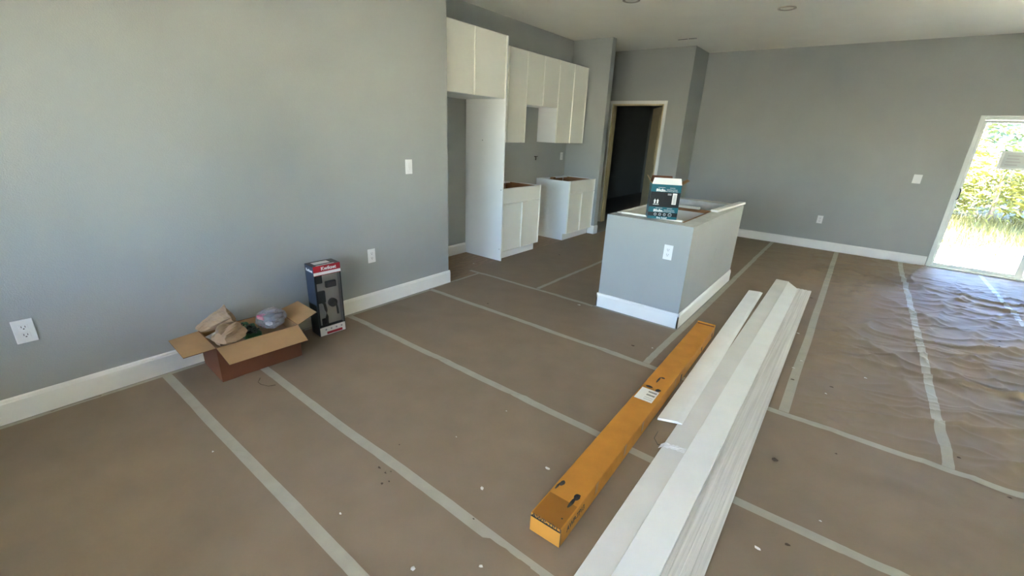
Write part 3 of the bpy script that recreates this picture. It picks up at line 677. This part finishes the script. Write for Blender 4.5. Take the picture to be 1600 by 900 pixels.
# contents
def TT(x, y, z): return T @ Vector((x, y, z))
bm = nb()        # crumpled kraft paper wads: folded sheets with ridged pleats
def wad(name, c, size, rotz, pleat, label, seed, open_mouth=False, tilt=0.0):
    bm = nb(); nu, nv = 28, 18; rows = []
    R_ = Matrix.Translation(TT(*c)) @ Matrix.Rotation(rotz, 4, 'Z') @ Matrix.Rotation(tilt, 4, 'Y')
    for j in range(nv+1):
        v = j/nv; row = []
        for i in range(nu):
            a = 2*math.pi*i/nu
            rr = 1+.14*noise.noise(Vector((math.cos(a)*1.6, math.sin(a)*1.6+v*2, seed)))
            rr += pleat*(abs(((a*5/math.pi+1.5*v) % 2)-1)-.5)+.16*(.5-abs(noise.noise(Vector((math.cos(a)*3+v*3, math.sin(a)*3, seed+9)))*2))
            prof = math.sin(math.pi*min(1, .12+v*.95))**.55 if not open_mouth else (.30+.75*v**.6)
            x = (v-.5)*size[0]; y = math.cos(a)*size[1]*.5*rr*prof; z = math.sin(a)*size[2]*.5*rr*prof
            x += .018*noise.noise(Vector((y*20, z*20, seed+4)))
            row.append(bm.verts.new(R_ @ Vector((x, y, z))))
        rows.append(row)
    for j in range(nv):
        for i in range(nu): bm.faces.new((rows[j][i], rows[j][(i+1) % nu], rows[j+1][(i+1) % nu], rows[j+1][i]))
    bm.faces.new(rows[0][::-1])
    if not open_mouth: bm.faces.new(rows[-1])
    bmesh.ops.recalc_face_normals(bm, faces=bm.faces[:])
    o = mk(name, bm, 'brown_paper'); tag(o, label, 'paper', 'crumpled brown paper in the open carton'); return o
wad('crumpled_paper', (-.088, -.165, .302), (.20, .130, .120), math.radians(70), .12, 'crumpled brown paper bag with an open mouth in the open carton', 2.0, True, math.radians(-24))
wad('crumpled_paper', (.066, -.125, .266), (.23, .140, .115), math.radians(128), .6, 'pleated wad of brown paper on the front edge of the open carton', 7.0, False, math.radians(4))
fill = ob('carton_filler', (-BX+.012, BX-.012, -BY+.012, BY-.012, .006, .165), 'brown_paper'); fill.parent = None; fill.location = ORG[fill]
tag(fill, 'flat brown packing paper layer filling the open carton', 'packing paper')
bm = nb(); box(bm, -.05, .05, -.04, .04, 0, .003); o = mk('leaflet', bm, 'label', None, T @ Matrix.Translation((-.085, -.175, .205)) @ Matrix.Rotation(.25, 4, 'Z') @ Matrix.Rotation(.15, 4, 'X')); tag(o, 'small white printed leaflet tucked in the open carton corner', 'leaflet')
t2 = thing('cable_bundle', 'tangled bundle of dark green cables in the open carton', 'cable bundle', TT(0, .03, .165))
for k in range(9):
    cxk, cyk, czk = random.uniform(-.06, .06), random.uniform(-.01, .01), random.uniform(.225, .262); ra_, rb_ = random.uniform(.03, .055), random.uniform(.018, .03); an = random.uniform(-.5, .9)
    pts = []
    for i in range(25):
        a = 2*math.pi*i/24; x, y = ra_*math.cos(a), rb_*math.sin(a)
        pts.append(TT(cxk+x*math.cos(an)-y*math.sin(an), cyk+x*math.sin(an)+y*math.cos(an), czk+.012*math.sin(2*a+k)))
    bm = nb(); tube(bm, pts, .0055 if k % 3 else .007, 6); mk('cable_loop', bm, 'green' if k % 2 else 'darkgreen', t2, smooth=True)
bm = nb(); box(bm, -.07, .07, -.05, .05, .170, .222, .01); mk('bundle_core', bm, 'green', t2, T)
t2 = thing('parts_bag', 'clear plastic bag of black and pink parts in the open carton', 'plastic bag', TT(.0, .17, .17))
bm = nb(); bmesh.ops.create_icosphere(bm, subdivisions=4, radius=1)
for v_ in bm.verts:
    n_ = noise.noise(v_.co*2.2+Vector((5, 1, 2)))*.22+noise.noise(v_.co*6)*.08
    v_.co = Vector((v_.co.x*.115, v_.co.y*.090, v_.co.z*.058))*(1+n_)
mk('bag', bm, 'clearbag', t2, T @ Matrix.Translation((-.01, .142, .262)) @ Matrix.Rotation(.18, 4, 'X'), label='clear crinkled bag')
def pb(nm, b, m, R_): 
    bm_ = nb(); box(bm_, *b, .004); mk(nm, bm_, m, t2, T @ Matrix.Translation((-.01, .142, .262)) @ R_)
pb('black_part', (-.02, .04, -.05, .0, -.02, .03), 'navy', Matrix.Rotation(.5, 4, 'Z')); pb('black_part', (-.01, .015, -.01, .08, -.01, .03), 'black', Matrix.Rotation(-.35, 4, 'Z'))
pb('pink_card', (-.06, .0, -.06, -.01, .0, .026), 'pink', Matrix.Rotation(.3, 4, 'Z'))
pb('silver_part', (.03, .07, -.07, -.04, -.02, .0), 'label', Matrix.Rotation(.3, 4, 'Z'))

# ------------------------------------------------------------------ debris on the paper
o = nb(); tube(o, [(-2.70, .96, .004), (-2.66, .93, .004), (-2.62, .93, .005), (-2.57, .95, .004), (-2.55, .985, .004)], .0022, 6)
tag(mk('twine', o, 'leaf_dry', smooth=True), 'short curl of brown twine in front of the open carton', 'twine')
def fl(px, py, z=.0015):
    dv = fwd*FPX+r2*(px-800)-u2*(py-450); s = (z-H)/dv.z; return Vector((0, 0, H))+dv*s
o = nb(); p0 = fl(1030, 672); tube(o, [(p0.x, p0.y-.02, .004), (p0.x+.005, p0.y-.09, .004), (p0.x+.04, p0.y-.13, .005), (p0.x+.06, p0.y-.12, .004)], .0015, 6)
tag(mk('wire_curl', o, 'ink', smooth=True), 'thin dark wire curl between the long box and the trim boards', 'wire')
def bit(name, px, py, s, m, label, cat, group, el=1.6, th=.004):
    p = fl(px, py); bm = nb(); n = 7; s = s*.75; ph = random.random()*6; hz = .0022+hgt(p.x, p.y)
    a = [bm.verts.new((p.x+s*el*math.cos(2*math.pi*i/n+ph)*random.uniform(.5, 1), p.y+s*math.sin(2*math.pi*i/n+ph)*random.uniform(.5, 1), hz+random.uniform(0, th))) for i in range(n)]
    c = bm.verts.new((p.x, p.y, hz+th*1.5)); c2 = bm.verts.new((p.x, p.y, hz))
    for i in range(n): bm.faces.new((a[i], a[(i+1) % n], c)); bm.faces.new((a[(i+1) % n], a[i], c2))
    if p.y > 2.8 and p.x > -.15: w_ = 'on the wrinkled paper right of the trim boards'
    elif p.y > 3.57: w_ = 'between the island and the kitchen cabinets'
    elif p.y > 2.8: w_ = 'between the wall end and the island front'
    elif p.x > -.1: w_ = 'on the flat paper right of the trim boards'
    elif p.y > 1.9: w_ = 'left of the labelled stretch of the long box'
    elif p.y > 1.03: w_ = 'between the lock package and the long box'
    else: w_ = 'on the narrow paper sheet in line with the open carton'
    tag(mk(name, bm, m), label+' '+w_, cat, group)
for px, py, s in ((753, 765, .012), (855, 733, .014), (645, 889, .012), (532, 804, .008), (791, 643, .006), (713, 684, .006), (333, 707, .008), (1183, 857, .014), (1281, 815, .006), (740, 412, .014), (1247, 521, .016), (1239, 575, .012), (1252, 565, .010), (1290, 616, .01), (1352, 592, .012), (905, 477, .02), (1019, 545, .008), (751, 887, .01)):
    bit('paint_flake', px, py, s, 'fleck', 'pale plaster flake', 'paint flake', 'pale flakes scattered on the floor paper')
for px, py, s in ((593, 732, .009), (602, 741, .008), (597, 757, .009), (608, 754, .007), (611, 739, .006), (624, 697, .006), (740, 812, .006), (874, 399, .022), (1211, 719, .020), (1496, 720, .010), (1577, 780, .010), (1306, 710, .008), (1298, 606, .016), (989, 541, .016), (762, 475, .012), (1238, 594, .014), (1268, 466, .018), (1560, 537, .014), (1560, 545, .008), (1229, 852, .012)):
    bit('dry_leaf_bit', px, py, s, 'leaf_dry', 'dark dry leaf crumb', 'leaf crumb', 'dark crumbs scattered on the floor paper')

# ------------------------------------------------------------------ the yard outside
bx('dark_front_lawn', (-60, 60, -60, YB-2.2, -.6, -.16), 'lawn'); tag(bpy.data.objects['dark_front_lawn'], 'unseen darkened lawn in front of the house', 'lawn', None, 'structure')  # ground out of view, colour darkened to bounce less light indoors
bm = nb(); box(bm, -60, 60, YB-2.2, 90, -.6, -.16)
tag(mk('ground', bm, 'sand'), 'bright sandy yard ground', 'ground', None, 'structure')
bm = nb(); nn = 40
top = [bm.verts.new((-8+26*i/nn, 10.9+.5*noise.noise(Vector((i*.45, 1, 0)))+.25*noise.noise(Vector((i*1.3, 5, 0))), -.157)) for i in range(nn+1)] + [bm.verts.new((18, 60, -.157)), bm.verts.new((-8, 60, -.157))]
bm.faces.new(top); tag(mk('weed_ground', bm, 'soil'), 'dark weedy soil behind the strip of white sand', 'ground', None, 'structure')
bm = nb(); rng = random.Random(3)
for i in range(30000):
    x = rng.uniform(-1, 9); y = rng.uniform(9.9, 16.2)
    if noise.noise(Vector((x*.8, y*.8, 2)))+.55*(y-10.8)/2.5 < .05: continue
    h = rng.uniform(.08, .28)*(1+.3*(y-10)/5); a = rng.uniform(0, 6.28); w_ = .008; l = rng.uniform(-.12, .12); l2 = rng.uniform(-.12, .12)
    v0 = bm.verts.new((x-w_*math.cos(a), y-w_*math.sin(a), -.165)); v1 = bm.verts.new((x+w_*math.cos(a), y+w_*math.sin(a), -.165)); v2 = bm.verts.new((x+l, y+l2, -.16+h))
    bm.faces.new((v0, v1, v2))
tag(mk('grass', bm, 'grass'), 'dry yellow green grass growing on the sandy yard', 'grass', None, 'stuff')
def bush(x, y, r, h, m, label, n=1300):
    t = thing('palmetto_bush', label, 'bush', (x, y, -.16), 'bushes in the yard')
    bm = nb(); tube(bm, [(x, y, -.16), (x+.05, y, .2), (x, y+.05, h*.55)], .05, 6); mk('stem', bm, 'bark', t)
    bm = nb(); rg = random.Random(int(x*100+y*10))
    for i in range(n):
        a = rg.uniform(0, 6.283); el = rg.uniform(-.75, 1.4); rr = rg.uniform(.35, 1)
        c = Vector((x+r*rr*math.cos(a)*math.cos(el), y+r*rr*math.sin(a)*math.cos(el), -.16+h*.42+h*.55*rr*math.sin(el)))
        if c.z < -.05: c.z = -.05+rg.random()*.2
        d = Vector((math.cos(a)+rg.uniform(-.7, .7), math.sin(a)+rg.uniform(-.7, .7), rg.uniform(-.3, .9))).normalized(); L = rg.uniform(.16, .40); w_ = rg.uniform(.012, .03)
        s = d.cross(Vector((rg.uniform(-1, 1), rg.uniform(-1, 1), rg.uniform(-1, 1)))).normalized()*w_
        v0 = bm.verts.new(c); v1 = bm.verts.new(c+d*L*.5+s); v2 = bm.verts.new(c+d*L-Vector((0, 0, .06))); v3 = bm.verts.new(c+d*L*.5-s)
        bm.faces.new((v0, v1, v2, v3))
    mk('foliage', bm, m, t)
rg = random.Random(11)
spots = [(-.8, 15.2), (.95, 14.9), (2.55, 15.2), (4.15, 14.9), (5.9, 15.2), (.1, 17.3), (1.8, 17.1), (3.45, 17.4), (5.15, 17.2), (6.9, 17.4), (1.1, 19.4), (2.9, 19.3), (4.7, 19.5)]
feats = ['with drooping yellow tips', 'with upright fronds', 'with a low rounded crown']
for i, (x, y) in enumerate(spots):
    row = 'front row at the edge of the grass' if y < 16.2 else 'rows behind, rising over the front bushes'
    bush(x, y, rg.uniform(.72, .84), rg.uniform(1.5, 1.9) if y < 16.2 else rg.uniform(2.1, 2.5), 'frond' if i % 2 else 'frond2',
         ('green' if i % 2 else 'yellow green')+' palmetto bush in the '+row)
def tree(x, y, h, r, label):
    t = thing('slim_tree', label, 'tree', (x, y, -.16), 'trees beyond the bushes')
    bm = nb(); tube(bm, [(x, y, -.16), (x+.1, y, h*.4), (x-.05, y+.1, h*.75), (x, y, h)], .09, 8); mk('trunk', bm, 'bark', t, smooth=True)
    bm = nb(); rg = random.Random(int(x*77+y))
    for k in range(9):
        a = rg.uniform(0, 6.28); z = rg.uniform(.35, .9)*h; tube(bm, [(x, y, z), (x+r*.5*math.cos(a), y+r*.5*math.sin(a), z+.3), (x+r*.9*math.cos(a), y+r*.9*math.sin(a), z+.4)], .025, 5)
    mk('branches', bm, 'bark', t)
    bm = nb()
    for i in range(900):
        a = rg.uniform(0, 6.28); z = rg.uniform(.32, 1.02)*h; q = r*math.sqrt(rg.random())*(1.15-.6*abs(z/h-.6))
        c = Vector((x+q*math.cos(a), y+q*math.sin(a), z)); d = Vector((rg.uniform(-1, 1), rg.uniform(-1, 1), rg.uniform(-.6, .6))).normalized()*.22; s = d.cross(Vector((rg.uniform(-1, 1), 1, rg.uniform(-1, 1)))).normalized()*.06
        bm.faces.new([bm.verts.new(p) for p in (c, c+d*.5+s, c+d, c+d*.5-s)])
    mk('foliage', bm, 'treeleaf', t)
for x, y, h, r, lb_ in ((1.2, 25.5, 5.2, 1.2, 'slim tree with sparse leaves standing beyond the bushes'), (3.9, 22.8, 6.0, 1.1, 'slim tree with sparse leaves standing beyond the bushes'), (4.7, 32.0, 5.4, 1.3, 'slim tree with sparse leaves standing beyond the bushes'), (-1.8, 24.5, 5.0, 1.2, 'slim tree with sparse leaves standing beyond the bushes'), (3.0, 29.0, 6.2, 1.4, 'slim tree with sparse leaves standing beyond the bushes')):
    tree(x, y, h, r, lb_)

def oak(x, y, h, r):      # tall dense trees added out of view to shade the bushes
    t = thing('added_oak_tree', 'added tall dense oak shading the bushes from beside the yard', 'tree', (x, y, -.16), 'added tall oaks beside the yard')
    bm = nb(); tube(bm, [(x, y, -.16), (x+.1, y, h*.3), (x-.1, y+.1, h*.6)], .25, 8); mk('trunk', bm, 'bark', t, smooth=True)
    bm = nb(); rg = random.Random(int(x*31+y*7))
    for i in range(2600):
        d = Vector((rg.gauss(0, 1), rg.gauss(0, 1), rg.gauss(0, 1))).normalized()*rg.random()**.4
        c = Vector((x+d.x*r, y+d.y*r, h*.66+d.z*h*.36)); a = Vector((rg.uniform(-1, 1), rg.uniform(-1, 1), rg.uniform(-1, 1))).normalized()*.34; b = a.cross(Vector((rg.uniform(-1, 1), rg.uniform(-1, 1), .3))).normalized()*.17
        bm.faces.new([bm.verts.new(p) for p in (c-a, c+b, c+a, c-b)])
    mk('foliage', bm, 'treeleaf', t)
for x, y, h, r in ((9.2, 15.9, 9.0, 2.2), (9.6, 20.6, 10.0, 2.3), (14.2, 17.2, 12.5, 2.6), (14.6, 22.6, 12.0, 2.5), (7.6, 25.4, 9, 2.2)):
    oak(x, y, h, r)
